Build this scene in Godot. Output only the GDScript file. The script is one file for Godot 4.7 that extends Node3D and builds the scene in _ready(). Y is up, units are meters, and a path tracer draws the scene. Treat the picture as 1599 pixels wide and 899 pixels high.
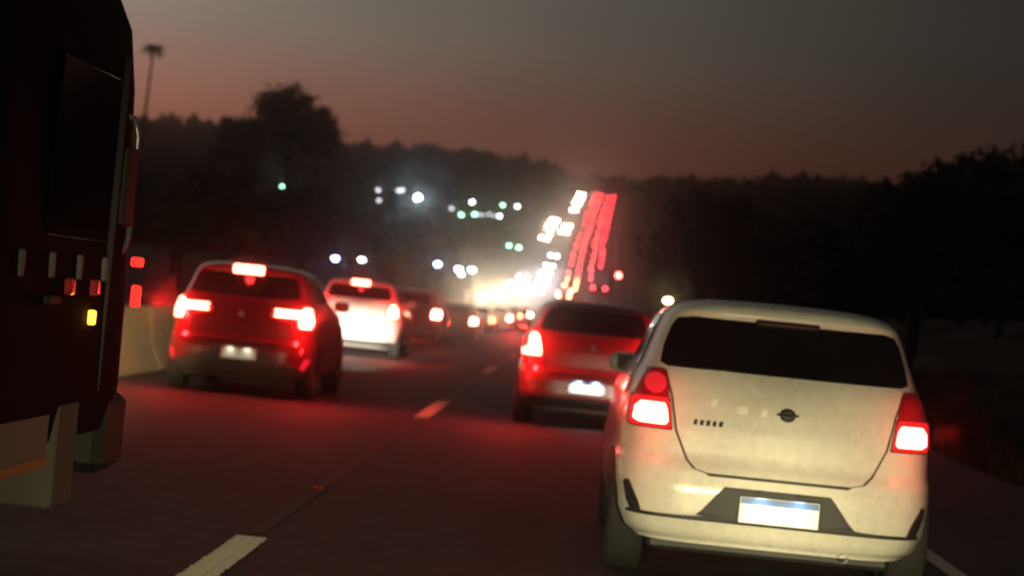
extends Node3D

# ---------------------------------------------------------------- helpers
var used := {}
var M := {}
var rng := RandomNumberGenerator.new()
var noise := FastNoiseLite.new()

const F := 3400.0            # focal length in photograph pixels
const ROLL := 5.7
const EYE := 1.35

func numbered(n: String) -> String:
	if not used.has(n):
		used[n] = 0
		return n
	used[n] += 1
	return "%s_%03d" % [n, used[n]]

func thing(called: String, label: String, category: String, at := Vector3.ZERO, turn := 0.0, group := "") -> Node3D:
	var o := Node3D.new()
	o.name = numbered(called)
	add_child(o)
	o.position = at
	o.rotation.y = turn
	tag(o, label, category, group)
	return o

func tag(o: Node3D, label: String, category: String, group := "") -> void:
	o.set_meta("label", label)
	o.set_meta("category", category)
	if group != "":
		o.set_meta("group", group)

func part(parent: Node, called: String, mesh: Mesh, mat: Material, at := Vector3.ZERO) -> MeshInstance3D:
	var o := MeshInstance3D.new()
	o.name = called
	o.mesh = mesh
	o.material_override = mat
	o.position = at
	parent.add_child(o, true)
	return o

func copy(o: Node3D, label: String, group := "") -> Node3D:
	var stem: String = o.get_meta("stem")
	var c: Node3D = o.duplicate()
	c.name = numbered(stem)
	add_child(c)
	c.set_meta("label", label)
	if group != "":
		c.set_meta("group", group)
	return c

func structure(o: Node3D) -> void:
	o.set_meta("kind", "structure")

func lin(r: float, g: float, b: float) -> Color:
	return Color(r, g, b).linear_to_srgb()

func mat(r: float, g: float, b: float, rough := 0.6, metal := 0.0, coat := 0.0) -> StandardMaterial3D:
	var m := StandardMaterial3D.new()
	m.albedo_color = lin(r, g, b)
	m.roughness = rough
	m.metallic = metal
	if coat > 0.0:
		m.clearcoat_enabled = true
		m.clearcoat = coat
		m.clearcoat_roughness = 0.06
	return m

func glow(r: float, g: float, b: float, e: float, ar := 0.3, ag := 0.02, ab := 0.02) -> StandardMaterial3D:
	var m := mat(ar, ag, ab, 0.2)
	m.emission_enabled = true
	m.emission = lin(r, g, b)
	m.emission_energy_multiplier = e
	return m

func noise_tex(freq: float, lo: Color, hi: Color, seed_: int, size := 512) -> NoiseTexture2D:
	var n := FastNoiseLite.new()
	n.seed = seed_
	n.frequency = freq
	n.fractal_octaves = 5
	n.fractal_gain = 0.6
	var t := NoiseTexture2D.new()
	t.width = size
	t.height = size
	t.seamless = true
	t.noise = n
	var g := Gradient.new()
	g.set_color(0, lo)
	g.set_color(1, hi)
	t.color_ramp = g
	return t

func quad(st: SurfaceTool, a: Vector3, b: Vector3, c: Vector3, d: Vector3) -> void:
	st.add_vertex(a); st.add_vertex(b); st.add_vertex(c)
	st.add_vertex(a); st.add_vertex(c); st.add_vertex(d)

func begin() -> SurfaceTool:
	var st := SurfaceTool.new()
	st.begin(Mesh.PRIMITIVE_TRIANGLES)
	return st

func done(st: SurfaceTool) -> ArrayMesh:
	st.generate_normals()
	return st.commit()

func loft(st: SurfaceTool, rows: Array, closed := false) -> void:
	for i in rows.size() - 1:
		var a: PackedVector3Array = rows[i]
		var b: PackedVector3Array = rows[i + 1]
		var n := a.size()
		for j in (n if closed else n - 1):
			var k := (j + 1) % n
			quad(st, a[j], a[k], b[k], b[j])

func box(st: SurfaceTool, lo: Vector3, hi: Vector3, bevel := 0.0) -> void:
	# a box with chamfered vertical and horizontal edges
	st.set_smooth_group(-1)
	var b := bevel
	var rows := []
	var ys := [[lo.y, b], [lo.y + b, 0.0], [hi.y - b, 0.0], [hi.y, b]] if b > 0.0 else [[lo.y, 0.0], [hi.y, 0.0]]
	for e in ys:
		var i: float = e[1]
		var r := PackedVector3Array()
		var x0 := lo.x + i; var x1 := hi.x - i; var z0 := lo.z + i; var z1 := hi.z - i
		if b > 0.0:
			r.append_array([Vector3(x0 + b, e[0], z0), Vector3(x1 - b, e[0], z0), Vector3(x1, e[0], z0 + b), Vector3(x1, e[0], z1 - b), Vector3(x1 - b, e[0], z1), Vector3(x0 + b, e[0], z1), Vector3(x0, e[0], z1 - b), Vector3(x0, e[0], z0 + b)])
		else:
			r.append_array([Vector3(x0, e[0], z0), Vector3(x1, e[0], z0), Vector3(x1, e[0], z1), Vector3(x0, e[0], z1)])
		rows.append(r)
	loft(st, rows, true)
	for e in [rows[0], rows[-1]]:
		var c := Vector3.ZERO
		for v in e: c += v
		c /= e.size()
		for j in e.size():
			st.add_vertex(c); st.add_vertex(e[j]); st.add_vertex(e[(j + 1) % e.size()])
	st.set_smooth_group(0)

func box_mesh(lo: Vector3, hi: Vector3, bevel := 0.0) -> ArrayMesh:
	var st := begin()
	box(st, lo, hi, bevel)
	return done(st)

func tube(st: SurfaceTool, pts: Array, radii: Array, sides := 8) -> void:
	var rows := []
	for i in pts.size():
		var d: Vector3 = (pts[mini(i + 1, pts.size() - 1)] - pts[maxi(i - 1, 0)]).normalized()
		var u := d.cross(Vector3(0.31, 0.2, 0.93)).normalized()
		var v := d.cross(u)
		var r := PackedVector3Array()
		for k in sides:
			var a := TAU * k / sides
			r.append(pts[i] + (u * cos(a) + v * sin(a)) * radii[i])
		rows.append(r)
	loft(st, rows, true)

func lathe_x(profile: Array, sides := 28) -> ArrayMesh:
	# profile of [x, radius], turned about the x axis
	var st := begin()
	var rows := []
	for p in profile:
		var r := PackedVector3Array()
		for k in sides:
			var a := TAU * k / sides
			r.append(Vector3(p[0], cos(a) * p[1], sin(a) * p[1]))
		rows.append(r)
	loft(st, rows, true)
	return done(st)

# ---------------------------------------------------------------- from a pixel of the photograph to a ray
func ray(px: float, py: float) -> Vector3:
	# direction with z = -1 per metre along the road
	var t := deg_to_rad(ROLL)
	var dx := px - 799.5
	var dy := py - 449.5
	var xr := dx * cos(t) + dy * sin(t)
	var yr := -dx * sin(t) + dy * cos(t)
	return Vector3((xr - 105.0) / F, -(yr - 19.0) / F, -1.0)

func spot_at(px: float, py: float, dist: float) -> Vector3:
	return Vector3(0, EYE, 0) + ray(px, py) * dist

# ---------------------------------------------------------------- lie of the land
func land(dist: float) -> float:
	var dip := -0.45 * smoothstep(45.0, 85.0, dist)
	var h := 60.0 * smoothstep(200.0, 900.0, dist)
	if h > 31.0:
		h = 31.0 + (h - 31.0) * 0.42
	return dip + h + 0.5 * smoothstep(170.0, 210.0, dist) + 0.9 * exp(-pow((dist - 196.0) / 18.0, 2.0))

func bend(dist: float) -> float:
	return 3.1 * smoothstep(150.0, 330.0, dist) + 4.5 * pow(maxf(0.0, dist - 330.0) / 250.0, 1.6)

func ground_y(x: float, z: float) -> float:
	var d := -z
	var l := x - bend(d)
	var y := land(d)
	var off := maxf(0.0, l - 6.5)
	y += 3.2 * smoothstep(0.0, 16.0, off) * (1.0 - 0.75 * smoothstep(150.0, 300.0, d))
	var offl := maxf(0.0, -15.0 - l)
	y += 1.8 * smoothstep(0.0, 14.0, offl)
	var w := smoothstep(2.0, 40.0, maxf(off, offl))
	y += w * noise.get_noise_2d(x * 0.6, z * 0.6) * (1.5 + 9.0 * smoothstep(150.0, 700.0, d))
	return y

func road_point(l: float, dist: float, up := 0.0) -> Vector3:
	return Vector3(l + bend(dist), land(dist) + up, -dist)

# ---------------------------------------------------------------- car bodies
# a body is a list of levels [y, half width, rear z, front z, squareness]; the rear faces +z
func level(B: Array, y: float) -> Array:
	if y <= B[0][0]:
		return B[0]
	for i in B.size() - 1:
		if y <= B[i + 1][0]:
			var t: float = (y - B[i][0]) / (B[i + 1][0] - B[i][0])
			var r := [y]
			for k in range(1, 5):
				r.append(lerpf(B[i][k], B[i + 1][k], t))
			return r
	return B[-1]

func rear_raw(B: Array, x: float, y: float) -> Vector3:
	var e := level(B, y)
	var half: float = (e[2] - e[3]) / 2.0
	var t := minf(absf(x) / e[1], 0.9995)
	return Vector3(x, y, (e[2] + e[3]) / 2.0 + half * pow(1.0 - pow(t, e[4]), 1.0 / e[4]))

func rear_pt(B: Array, x: float, y: float, off: float) -> Vector3:
	var h := 0.004
	var p := rear_raw(B, x, y)
	var n := (rear_raw(B, x + h, y) - rear_raw(B, x - h, y)).cross(rear_raw(B, x, y + h) - rear_raw(B, x, y - h)).normalized()
	return p + n * off

func front_pt(B: Array, x: float, y: float, off: float) -> Vector3:
	var e := level(B, y)
	var p := rear_raw(B, x, y)
	return Vector3(x, y, (e[2] + e[3]) - p.z - off)

func side_raw(B: Array, s: float, z: float, y: float) -> Vector3:
	var e := level(B, y)
	var half: float = (e[2] - e[3]) / 2.0
	var t := minf(absf(z - (e[2] + e[3]) / 2.0) / half, 0.9995)
	return Vector3(s * e[1] * pow(1.0 - pow(t, e[4]), 1.0 / e[4]), y, z)

func row_at(rows: Array, y: float) -> Array:
	for i in rows.size() - 1:
		if y <= rows[i + 1][0] + 1e-6:
			var t: float = (y - rows[i][0]) / maxf(1e-6, rows[i + 1][0] - rows[i][0])
			return [lerpf(rows[i][1], rows[i + 1][1], t), lerpf(rows[i][2], rows[i + 1][2], t)]
	return [rows[-1][1], rows[-1][2]]

# a raised panel that follows the body; rows are [y, from, to]; where: "rear", "front", "left", "right"
func panel(B: Array, rows: Array, off: float, thick: float, where := "rear", nx := 12) -> ArrayMesh:
	var st := begin()
	var ys := []
	for i in rows.size() - 1:
		var n := maxi(1, int(ceil((rows[i + 1][0] - rows[i][0]) / 0.025)))
		for k in n:
			ys.append(lerpf(rows[i][0], rows[i + 1][0], float(k) / n))
	ys.append(rows[-1][0])
	var grid := []
	var under := []
	for y in ys:
		var e := row_at(rows, y)
		var a := PackedVector3Array()
		var b := PackedVector3Array()
		for j in nx + 1:
			var x := lerpf(e[0], e[1], float(j) / nx)
			for k in 2:
				var o := off if k == 0 else off - thick
				var p: Vector3
				if where == "rear":
					p = rear_pt(B, x, y, o)
				elif where == "front":
					p = front_pt(B, x, y, o)
				else:
					var s := -1.0 if where == "left" else 1.0
					p = side_raw(B, s, x, y) + Vector3(s * o, 0, 0)
				if k == 0: a.append(p)
				else: b.append(p)
		grid.append(a)
		under.append(b)
	loft(st, grid)
	# rim
	st.set_smooth_group(-1)
	loft(st, [grid[0], under[0]])
	loft(st, [under[-1], grid[-1]])
	for s in [0, nx]:
		var c := PackedVector3Array()
		var d := PackedVector3Array()
		for i in grid.size():
			c.append(grid[i][s])
			d.append(under[i][s])
		loft(st, [c, d])
	return done(st)

func disc_rows(cx: float, cy: float, rx: float, ry: float, n := 10) -> Array:
	var r := []
	for i in n + 1:
		var a := -PI / 2.0 + PI * i / n
		var w := maxf(0.002, cos(a) * rx)
		r.append([cy + sin(a) * ry, cx - w, cx + w])
	return r

func mirrored(rows: Array) -> Array:
	var r := []
	for e in rows:
		r.append([e[0], -e[2], -e[1]])
	return r

func body_mesh(B: Array) -> ArrayMesh:
	var st := begin()
	var rows := []
	var ys := []
	for i in B.size() - 1:
		var n := maxi(1, int(ceil((B[i + 1][0] - B[i][0]) / 0.03)))
		for k in n:
			ys.append(lerpf(B[i][0], B[i + 1][0], float(k) / n))
	ys.append(B[-1][0])
	for y in ys:
		var e := level(B, y)
		var r := PackedVector3Array()
		var zc: float = (e[2] + e[3]) / 2.0
		var half: float = (e[2] - e[3]) / 2.0
		for k in 96:
			var a := TAU * k / 96.0
			var c := cos(a)
			var s := sin(a)
			r.append(Vector3(e[1] * signf(c) * pow(absf(c), 2.0 / e[4]), y, zc + half * signf(s) * pow(absf(s), 2.0 / e[4])))
		rows.append(r)
	loft(st, rows, true)
	for e in [rows[0], rows[-1]]:
		var c := Vector3.ZERO
		for v in e: c += v
		c /= e.size()
		for j in e.size():
			st.add_vertex(c); st.add_vertex(e[j]); st.add_vertex(e[(j + 1) % e.size()])
	return done(st)

func add_wheels(car: Node3D, B: Array, track: float, z_rear: float, z_front: float, radius: float) -> void:
	var w := 0.1
	var tyre := lathe_x([[-w * 0.8, radius * 0.62], [-w, radius * 0.72], [-w, radius * 0.9], [-w * 0.8, radius], [w * 0.8, radius], [w, radius * 0.9], [w, radius * 0.72], [w * 0.8, radius * 0.62]])
	var rim := lathe_x([[-w * 0.6, 0.01], [-w * 0.6, radius * 0.6], [-w * 0.85, radius * 0.63], [w * 0.85, radius * 0.63], [w * 0.55, radius * 0.56], [w * 0.35, radius * 0.2], [w * 0.6, radius * 0.15], [w * 0.6, 0.005]])
	for z in [z_rear, z_front]:
		for s in [-1.0, 1.0]:
			var arch := []
			for i in 9:
				var a := PI / 2.0 * i / 8.0
				arch.append([maxf(B[0][0] + 0.002, radius) + sin(a) * (radius + 0.05), z - cos(a) * (radius + 0.06) - 0.001, z + cos(a) * (radius + 0.06) + 0.001])
			arch.insert(0, [B[0][0] + 0.002, z - radius - 0.06, z + radius + 0.06])
			part(car, "wheel_arch", panel(B, arch, 0.004, 0.01, "left" if s < 0 else "right", 10), M.black_plastic)
			var wheel := Node3D.new()
			wheel.name = "wheel"
			car.add_child(wheel, true)
			wheel.position = Vector3(s * track, radius, z)
			part(wheel, "tyre", tyre, M.rubber)
			part(wheel, "rim", rim, M.alloy)

func spot(parent: Node3D, called: String, at: Vector3, aim: Vector3, energy: float, angle: float, col: Color, size := 0.06) -> SpotLight3D:
	var l := SpotLight3D.new()
	l.name = called
	parent.add_child(l, true)
	l.position = at
	l.transform = l.transform.looking_at(aim, Vector3.UP)
	l.light_energy = energy
	l.light_color = col
	l.spot_angle = angle
	l.spot_angle_attenuation = 1.0
	l.spot_range = 400.0
	l.light_size = size
	l.shadow_enabled = true
	return l

func omni(parent: Node3D, called: String, at: Vector3, energy: float, col: Color, size := 0.05) -> void:
	var l := OmniLight3D.new()
	l.name = called
	parent.add_child(l, true)
	l.position = at
	l.light_energy = energy
	l.light_color = col
	l.omni_range = 400.0
	l.omni_attenuation = 2.0
	l.light_size = size
	l.shadow_enabled = true

# plate with its frame and the small lamps that light it
func add_plate(car: Node3D, B: Array, x: float, y: float, top_strip: bool, lamp: float, face: Material, off := 0.02) -> void:
	var p := rear_pt(B, x, y, off)
	var pl := part(car, "licence_plate", box_mesh(Vector3(-0.2, -0.065, -0.006), Vector3(0.2, 0.065, 0.004), 0.003), face, p)
	if top_strip:
		part(pl, "blue_strip", box_mesh(Vector3(-0.196, 0.03, 0.003), Vector3(0.196, 0.062, 0.0065)), M.plate_blue)
	part(pl, "frame", box_mesh(Vector3(-0.208, -0.073, -0.012), Vector3(0.208, 0.073, 0.0), 0.003), M.black_plastic)
	for s in [-1.0, 1.0]:
		part(car, "plate_lamp", box_mesh(Vector3(-0.02, -0.006, -0.03), Vector3(0.02, 0.008, 0.045), 0.002), M.black_plastic, p + Vector3(s * 0.1, 0.092, 0.02))
		if lamp > 0.0:
			spot(car, "plate_lamp_beam", p + Vector3(s * 0.1, 0.084, 0.055), p + Vector3(s * 0.09, -0.03, 0.0), lamp, 62.0, lin(1, 0.96, 0.9), 0.008)

func _ready() -> void:
	# ------------------------------------------------------------ camera
	var cam := Camera3D.new()
	cam.name = "camera"
	add_child(cam)
	var at := CameraAttributesPhysical.new()
	at.frustum_focal_length = 12.0 * F / 449.5
	at.frustum_near = 0.1
	at.frustum_far = 4000.0
	at.frustum_focus_distance = 7.2
	at.exposure_aperture = at.frustum_focal_length / 22.0     # 22 mm of open glass, focused short of the traffic
	at.exposure_multiplier = 1.0
	cam.attributes = at
	cam.fov = rad_to_deg(2.0 * atan(449.5 / F))
	cam.near = 0.1
	cam.far = 4000.0
	cam.position = Vector3(0, EYE, 0)
	cam.basis = Basis(Vector3.UP, atan(105.0 / F)) * Basis(Vector3.RIGHT, atan(19.0 / F)) * Basis(Vector3.BACK, deg_to_rad(ROLL))
	cam.current = true
	# ------------------------------------------------------------ sky, last light, exposure
	var env := Environment.new()
	env.background_mode = Environment.BG_SKY
	env.tonemap_mode = Environment.TONE_MAPPER_LINEAR
	env.tonemap_exposure = 1.0
	env.sdfgi_enabled = true
	env.ssao_enabled = true
	env.ssil_enabled = true
	# thin damp air that scatters forward: it makes the halos round the lamps
	env.volumetric_fog_enabled = true
	env.volumetric_fog_density = 0.0008
	env.volumetric_fog_albedo = Color(0.95, 0.92, 0.9)
	env.volumetric_fog_anisotropy = 0.984
	var sky := Sky.new()
	var pan := PanoramaSkyMaterial.new()
	pan.panorama = ImageTexture.create_from_image(dusk())
	sky.sky_material = pan
	env.sky = sky
	env.background_energy_multiplier = 1.0
	var we := WorldEnvironment.new()
	we.name = "world_environment"
	we.environment = env
	add_child(we)
	var sun := DirectionalLight3D.new()
	sun.name = "afterglow_sun"
	sun.light_energy = 0.01
	sun.light_color = Color(1.0, 0.72, 0.5)
	sun.light_angular_distance = 10.0
	sun.rotation_degrees = Vector3(-2.5, 180.0 + 28.0, 0)
	sun.shadow_enabled = true
	add_child(sun)

	noise.seed = 7
	noise.frequency = 0.01
	noise.fractal_octaves = 4
	rng.seed = 11
	materials()
	setting()
	trees()
	cars()
	far_traffic()
	lamps()

func dusk() -> Image:
	# afterglow low in the west (ahead and to one side), dimming round the horizon and upwards
	var w := 512
	var h := 256
	var im := Image.create(w, h, false, Image.FORMAT_RGBF)
	var thin := FastNoiseLite.new()      # thin uneven haze bands
	thin.seed = 31
	thin.frequency = 0.03
	for j in h:
		var e := 90.0 - 180.0 * (j + 0.5) / h
		for i in w:
			var a := 360.0 * (i + 0.5) / w
			if a > 180.0: a -= 360.0
			var d := a + 25.0
			if d < -180.0: d += 360.0
			var g := 0.017 + 0.40 * exp(-d * d / (2.0 * 14.0 * 14.0))
			var up := clampf((e - 3.5) / 4.2, 0.0, 1.0)
			up = up * up * (3.0 - 2.0 * up)
			var warm := Vector3(1.32, 0.47, 0.30)
			var cool := Vector3(0.93, 0.85, 0.70)
			var c := warm.lerp(cool, up) * g
			c = c.lerp(Vector3(0.016, 0.018, 0.022), smoothstep(9.0, 50.0, e))
			c *= 1.0 + 0.16 * thin.get_noise_2d(a * 1.6 + 400.0, e * 9.0) * smoothstep(0.0, 2.0, e)
			im.set_pixel(i, j, Color(c.x, c.y, c.z))
	return im

func materials() -> void:
	M.white_paint = mat(1, 1, 1, 0.34, 0.0, 0.7)
	M.white_paint.albedo_texture = noise_tex(0.03, lin(0.55, 0.525, 0.465), lin(0.67, 0.65, 0.59), 23)
	M.white_paint.uv1_triplanar = true
	M.white_paint.uv1_scale = Vector3(0.9, 0.9, 0.9)
	M.white_paint.roughness_texture = noise_tex(0.02, Color(0.7, 0.7, 0.7), Color(1, 1, 1), 29)
	M.white_paint_clean = mat(0.55, 0.54, 0.51, 0.35, 0.0, 0.6)
	M.red_paint = mat(0.25, 0.032, 0.036, 0.3, 0.0, 0.8)
	M.dark_red_paint = mat(0.13, 0.008, 0.014, 0.3, 0.1, 0.8)
	M.grey_paint = mat(0.18, 0.18, 0.19, 0.3, 0.3, 0.8)
	M.black_paint = mat(0.015, 0.015, 0.017, 0.3, 0.0, 0.8)
	M.silver_paint = mat(0.4, 0.4, 0.41, 0.3, 0.4, 0.8)
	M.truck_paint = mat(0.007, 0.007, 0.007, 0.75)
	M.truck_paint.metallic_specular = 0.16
	M.black_plastic = mat(0.018, 0.018, 0.018, 0.6)
	M.grey_plastic = mat(0.07, 0.065, 0.06, 0.6)
	M.seam = mat(0.05, 0.045, 0.04, 0.8)
	M.rubber = mat(0.012, 0.012, 0.012, 0.85)
	M.alloy = mat(0.45, 0.45, 0.46, 0.35, 0.8)
	M.chrome = mat(0.75, 0.73, 0.68, 0.12, 1.0)
	M.glass = mat(0.009, 0.006, 0.006, 0.08)
	M.plate_white = mat(0.85, 0.85, 0.84, 0.4)
	M.plate_grey = mat(0.62, 0.58, 0.46, 0.45)
	M.plate_blue = mat(0.02, 0.12, 0.42, 0.4)
	M.plate_lamp = glow(1.0, 0.95, 0.85, 3.0, 0.8, 0.8, 0.8)
	M.red_lens = mat(0.28, 0.01, 0.015, 0.12, 0.0, 0.6)
	M.lit_lens = glow(1.0, 0.012, 0.02, 0.75)
	M.dim_lens = glow(1.0, 0.02, 0.04, 0.5)
	M.brake = glow(1.0, 0.1, 0.055, 40.0)
	M.brake_far = glow(1.0, 0.03, 0.045, 62.0)
	M.brake_bright = glow(1.0, 0.16, 0.05, 150.0)
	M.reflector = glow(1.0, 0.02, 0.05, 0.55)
	M.amber = glow(1.0, 0.4, 0.03, 5.0, 0.5, 0.2, 0.02)
	M.headlamp = glow(1.0, 0.9, 0.7, 6.0, 0.8, 0.8, 0.8)
	M.far_head_big = glow(1.0, 0.84, 0.55, 900.0, 0.8, 0.8, 0.8)
	M.far_head_warm = glow(1.0, 0.85, 0.6, 500.0, 0.8, 0.8, 0.8)
	M.far_head_cool = glow(0.9, 0.97, 1.0, 600.0, 0.8, 0.8, 0.8)
	M.far_head_dim = glow(1.0, 0.97, 1.0, 60.0, 0.8, 0.8, 0.8)
	M.lamp_white = glow(0.85, 0.95, 1.0, 22.0, 0.8, 0.8, 0.8)
	M.lamp_blue = glow(0.55, 0.8, 1.0, 220.0, 0.8, 0.8, 0.8)
	M.lamp_green = glow(0.35, 1.0, 0.6, 16.0, 0.8, 0.8, 0.8)
	M.lamp_warm = glow(1.0, 0.8, 0.4, 45.0, 0.8, 0.8, 0.8)
	M.lamp_teal = glow(0.2, 1.0, 0.8, 50.0, 0.8, 0.8, 0.8)
	M.lamp_dim = glow(0.9, 0.95, 1.0, 5.0, 0.8, 0.8, 0.8)
	M.lamp_red = glow(1.0, 0.05, 0.04, 70.0)
	M.lamp_blue_small = glow(0.35, 0.5, 1.0, 45.0, 0.8, 0.8, 0.8)
	M.brake_mid = glow(1.0, 0.1, 0.06, 260.0)
	M.marker_red = glow(1.0, 0.03, 0.02, 1.6)
	M.dull_red = mat(0.5, 0.03, 0.04, 0.3, 0.0, 0.5)
	M.grey_reflector = mat(0.17, 0.16, 0.155, 0.6)
	M.grey_step = mat(0.21, 0.175, 0.14, 0.7)
	M.grey_flap = mat(0.11, 0.095, 0.085, 0.8)
	M.orange_strip = mat(0.4, 0.19, 0.07, 0.5)
	M.stud_base = mat(0.06, 0.03, 0.028, 0.7)
	M.dark_lens = mat(0.035, 0.008, 0.006, 0.3)
	M.brake_near = glow(1.0, 0.1, 0.06, 150.0)
	M.brake_low = glow(1.0, 0.12, 0.04, 25.0)
	M.badge = mat(0.85, 0.83, 0.74, 0.25, 0.1)
	M.pole = mat(0.12, 0.12, 0.12, 0.6, 0.5)
	M.bark = mat(0.045, 0.034, 0.026, 0.9)
	M.leaf = mat(0.028, 0.036, 0.018, 0.7)
	M.leaf_dark = mat(0.02, 0.026, 0.014, 0.7)
	M.stud_red = mat(0.6, 0.02, 0.02, 0.2, 0.0, 0.8)
	var a := StandardMaterial3D.new()
	a.albedo_texture = noise_tex(0.09, lin(0.018, 0.017, 0.017), lin(0.082, 0.079, 0.076), 3)
	a.uv1_triplanar = true
	a.uv1_world_triplanar = true
	a.uv1_scale = Vector3(0.35, 0.35, 0.35)
	a.detail_enabled = true
	a.detail_albedo = noise_tex(0.02, Color(0.45, 0.44, 0.44), Color(1, 1, 1), 5)
	a.detail_blend_mode = BaseMaterial3D.BLEND_MODE_MUL
	a.roughness = 0.78
	a.heightmap_enabled = true
	a.heightmap_texture = noise_tex(0.2, Color.BLACK, Color.WHITE, 9)
	a.heightmap_scale = 0.6
	M.asphalt = a
	M.worn_paint = mat(0.11, 0.085, 0.08, 0.85)
	var p := StandardMaterial3D.new()
	p.albedo_texture = noise_tex(0.05, lin(0.42, 0.40, 0.32), lin(0.85, 0.82, 0.7), 13)
	p.uv1_triplanar = true
	p.uv1_world_triplanar = true
	p.uv1_scale = Vector3(1.3, 1.3, 1.3)
	p.roughness = 0.6
	M.road_paint = p
	var c := StandardMaterial3D.new()
	c.albedo_texture = noise_tex(0.03, lin(0.24, 0.2, 0.12), lin(0.5, 0.44, 0.3), 17)
	c.uv1_triplanar = true
	c.uv1_world_triplanar = true
	c.uv1_scale = Vector3(0.8, 0.8, 0.8)
	c.roughness = 0.85
	M.concrete = c
	var g := StandardMaterial3D.new()
	g.albedo_texture = noise_tex(0.02, lin(0.022, 0.02, 0.012), lin(0.05, 0.045, 0.026), 19)
	g.uv1_triplanar = true
	g.uv1_world_triplanar = true
	g.uv1_scale = Vector3(0.08, 0.08, 0.08)
	g.roughness = 0.95
	M.earth = g

# ---------------------------------------------------------------- ground, road, markings
func strip(l0: float, l1: float, d0: float, d1: float, up: float, step := 6.0) -> ArrayMesh:
	var st := begin()
	var rows := []
	var n := maxi(2, int(ceil((d1 - d0) / step)))
	for i in n + 1:
		var d := lerpf(d0, d1, float(i) / n)
		rows.append(PackedVector3Array([road_point(l0, d, up), road_point((l0 + l1) / 2.0, d, up), road_point(l1, d, up)]))
	loft(st, rows)
	return done(st)

# thermoplastic marking with raised cross ribs, as laid to shine back in headlamps
func ribbed(l0: float, l1: float, d0: float, d1: float) -> ArrayMesh:
	var st := begin()
	st.set_smooth_group(-1)
	var rows := []
	var d := d0
	while d < d1:
		var w := rng.randf_range(-0.006, 0.006)
		for e in [[0.0, 0.004], [0.002, 0.0092], [0.018, 0.0092], [0.04, 0.004]]:
			rows.append(PackedVector3Array([road_point(l0 + w, d + e[0], e[1]), road_point(l1 + w, d + e[0], e[1])]))
		d += 0.05
	loft(st, rows)
	return done(st)

func setting() -> void:
	var st := begin()
	var ds := []
	var d := -60.0
	while d < 1300.0:
		ds.append(d)
		d += 5.0 if d < 120.0 else 14.0
	var ls := [-900, -700, -520, -400, -300, -230, -170, -130, -100, -80, -65, -52, -42, -34, -28, -24, -20, -17, -15, -12, -6, 0, 4, 6.5, 8, 10, 12, 15, 18, 22, 27, 34, 42, 52, 65, 80, 100, 130, 170, 230, 300, 400, 520, 700, 900]
	var rows := []
	for dd in ds:
		var r := PackedVector3Array()
		for l in ls:
			var x: float = l + bend(dd)
			r.append(Vector3(x, ground_y(x, -dd) - 0.12 * (1.0 - smoothstep(8.0, 14.0, absf(l + 4.5))) - 0.004, -dd))
		rows.append(r)
	loft(st, rows)
	structure(part(self, "ground", done(st), M.earth))
	var road := part(self, "road", strip(-13.2, 4.6, -40.0, 700.0, 0.0), M.asphalt)
	structure(road)
	# lane dashes: 4 m painted, 12 m open
	var k := 0
	var marks := Node3D.new()
	marks.name = "road_markings"
	add_child(marks)
	structure(marks)
	for i in range(-2, 24):
		var s := 7.2 + 16.0 * i
		if s < 0.0 or s > 80.0:
			part(marks, "lane_dash", strip(-1.63, -1.47, s, s + 4.0, 0.004, 2.0), M.road_paint)
		else:
			part(marks, "lane_dash", ribbed(-1.63, -1.47, s, s + 4.0), M.road_paint)
	for e in [[11.4, 23.1], [27.4, 39.0]]:
		part(marks, "worn_line", strip(-1.6, -1.52, e[0], e[1], 0.004, 1.0), M.worn_paint)
	part(marks, "edge_line", strip(2.32, 2.44, -30.0, 620.0, 0.004), M.road_paint)
	for i in range(0, 8):
		for q in [4.0, 8.0, 12.0]:
			var z: float = 10.2 + 16.0 * i + q
			if z > 70.0: continue
			var s2 := thing("road_stud", "small red road stud on the lane line between the dashes", "road stud", road_point(-1.56, z, 0.0), 0.0, "studs along the lane line")
			var b := begin()
			box(b, Vector3(-0.05, 0.0, -0.05), Vector3(0.05, 0.022, 0.05), 0.008)
			part(s2, "base", done(b), M.stud_base)
			part(s2, "reflector", box_mesh(Vector3(-0.04, 0.005, 0.046), Vector3(0.04, 0.018, 0.054), 0.002), M.stud_red)
	# concrete barrier between the carriageways
	var bar := thing("concrete_barrier", "pale concrete median barrier between truck and dark red hatchback", "barrier")
	var prof := [[-0.3, 0.0], [-0.3, 0.08], [-0.16, 0.3], [-0.1, 0.8], [-0.07, 0.82], [0.07, 0.82], [0.1, 0.8], [0.16, 0.3], [0.3, 0.08], [0.3, 0.0]]
	for i in 46:
		var z0 := -8.0 + 3.0 * i
		var sb := begin()
		sb.set_smooth_group(-1)
		var rr := []
		for e in [z0 + 0.012, z0 + 2.988]:
			var r := PackedVector3Array()
			for q in prof:
				r.append(road_point(-5.6 + q[0], e, q[1]))
			rr.append(r)
		loft(sb, rr, true)
		for r in rr:
			for j in range(1, r.size() - 1):
				sb.add_vertex(r[0]); sb.add_vertex(r[j]); sb.add_vertex(r[j + 1])
		part(bar, "segment", done(sb), M.concrete)

# ---------------------------------------------------------------- trees
func leaf_card(st: SurfaceTool, p: Vector3, s: float) -> void:
	var u := Vector3(rng.randfn(), rng.randfn(), rng.randfn()).normalized()
	var v := u.cross(Vector3(rng.randfn(), rng.randfn(), rng.randfn())).normalized()
	st.add_vertex(p - u * s); st.add_vertex(p + v * s * 0.5); st.add_vertex(p + u * s)
	st.add_vertex(p - u * s); st.add_vertex(p + u * s); st.add_vertex(p - v * s * 0.5)

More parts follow.
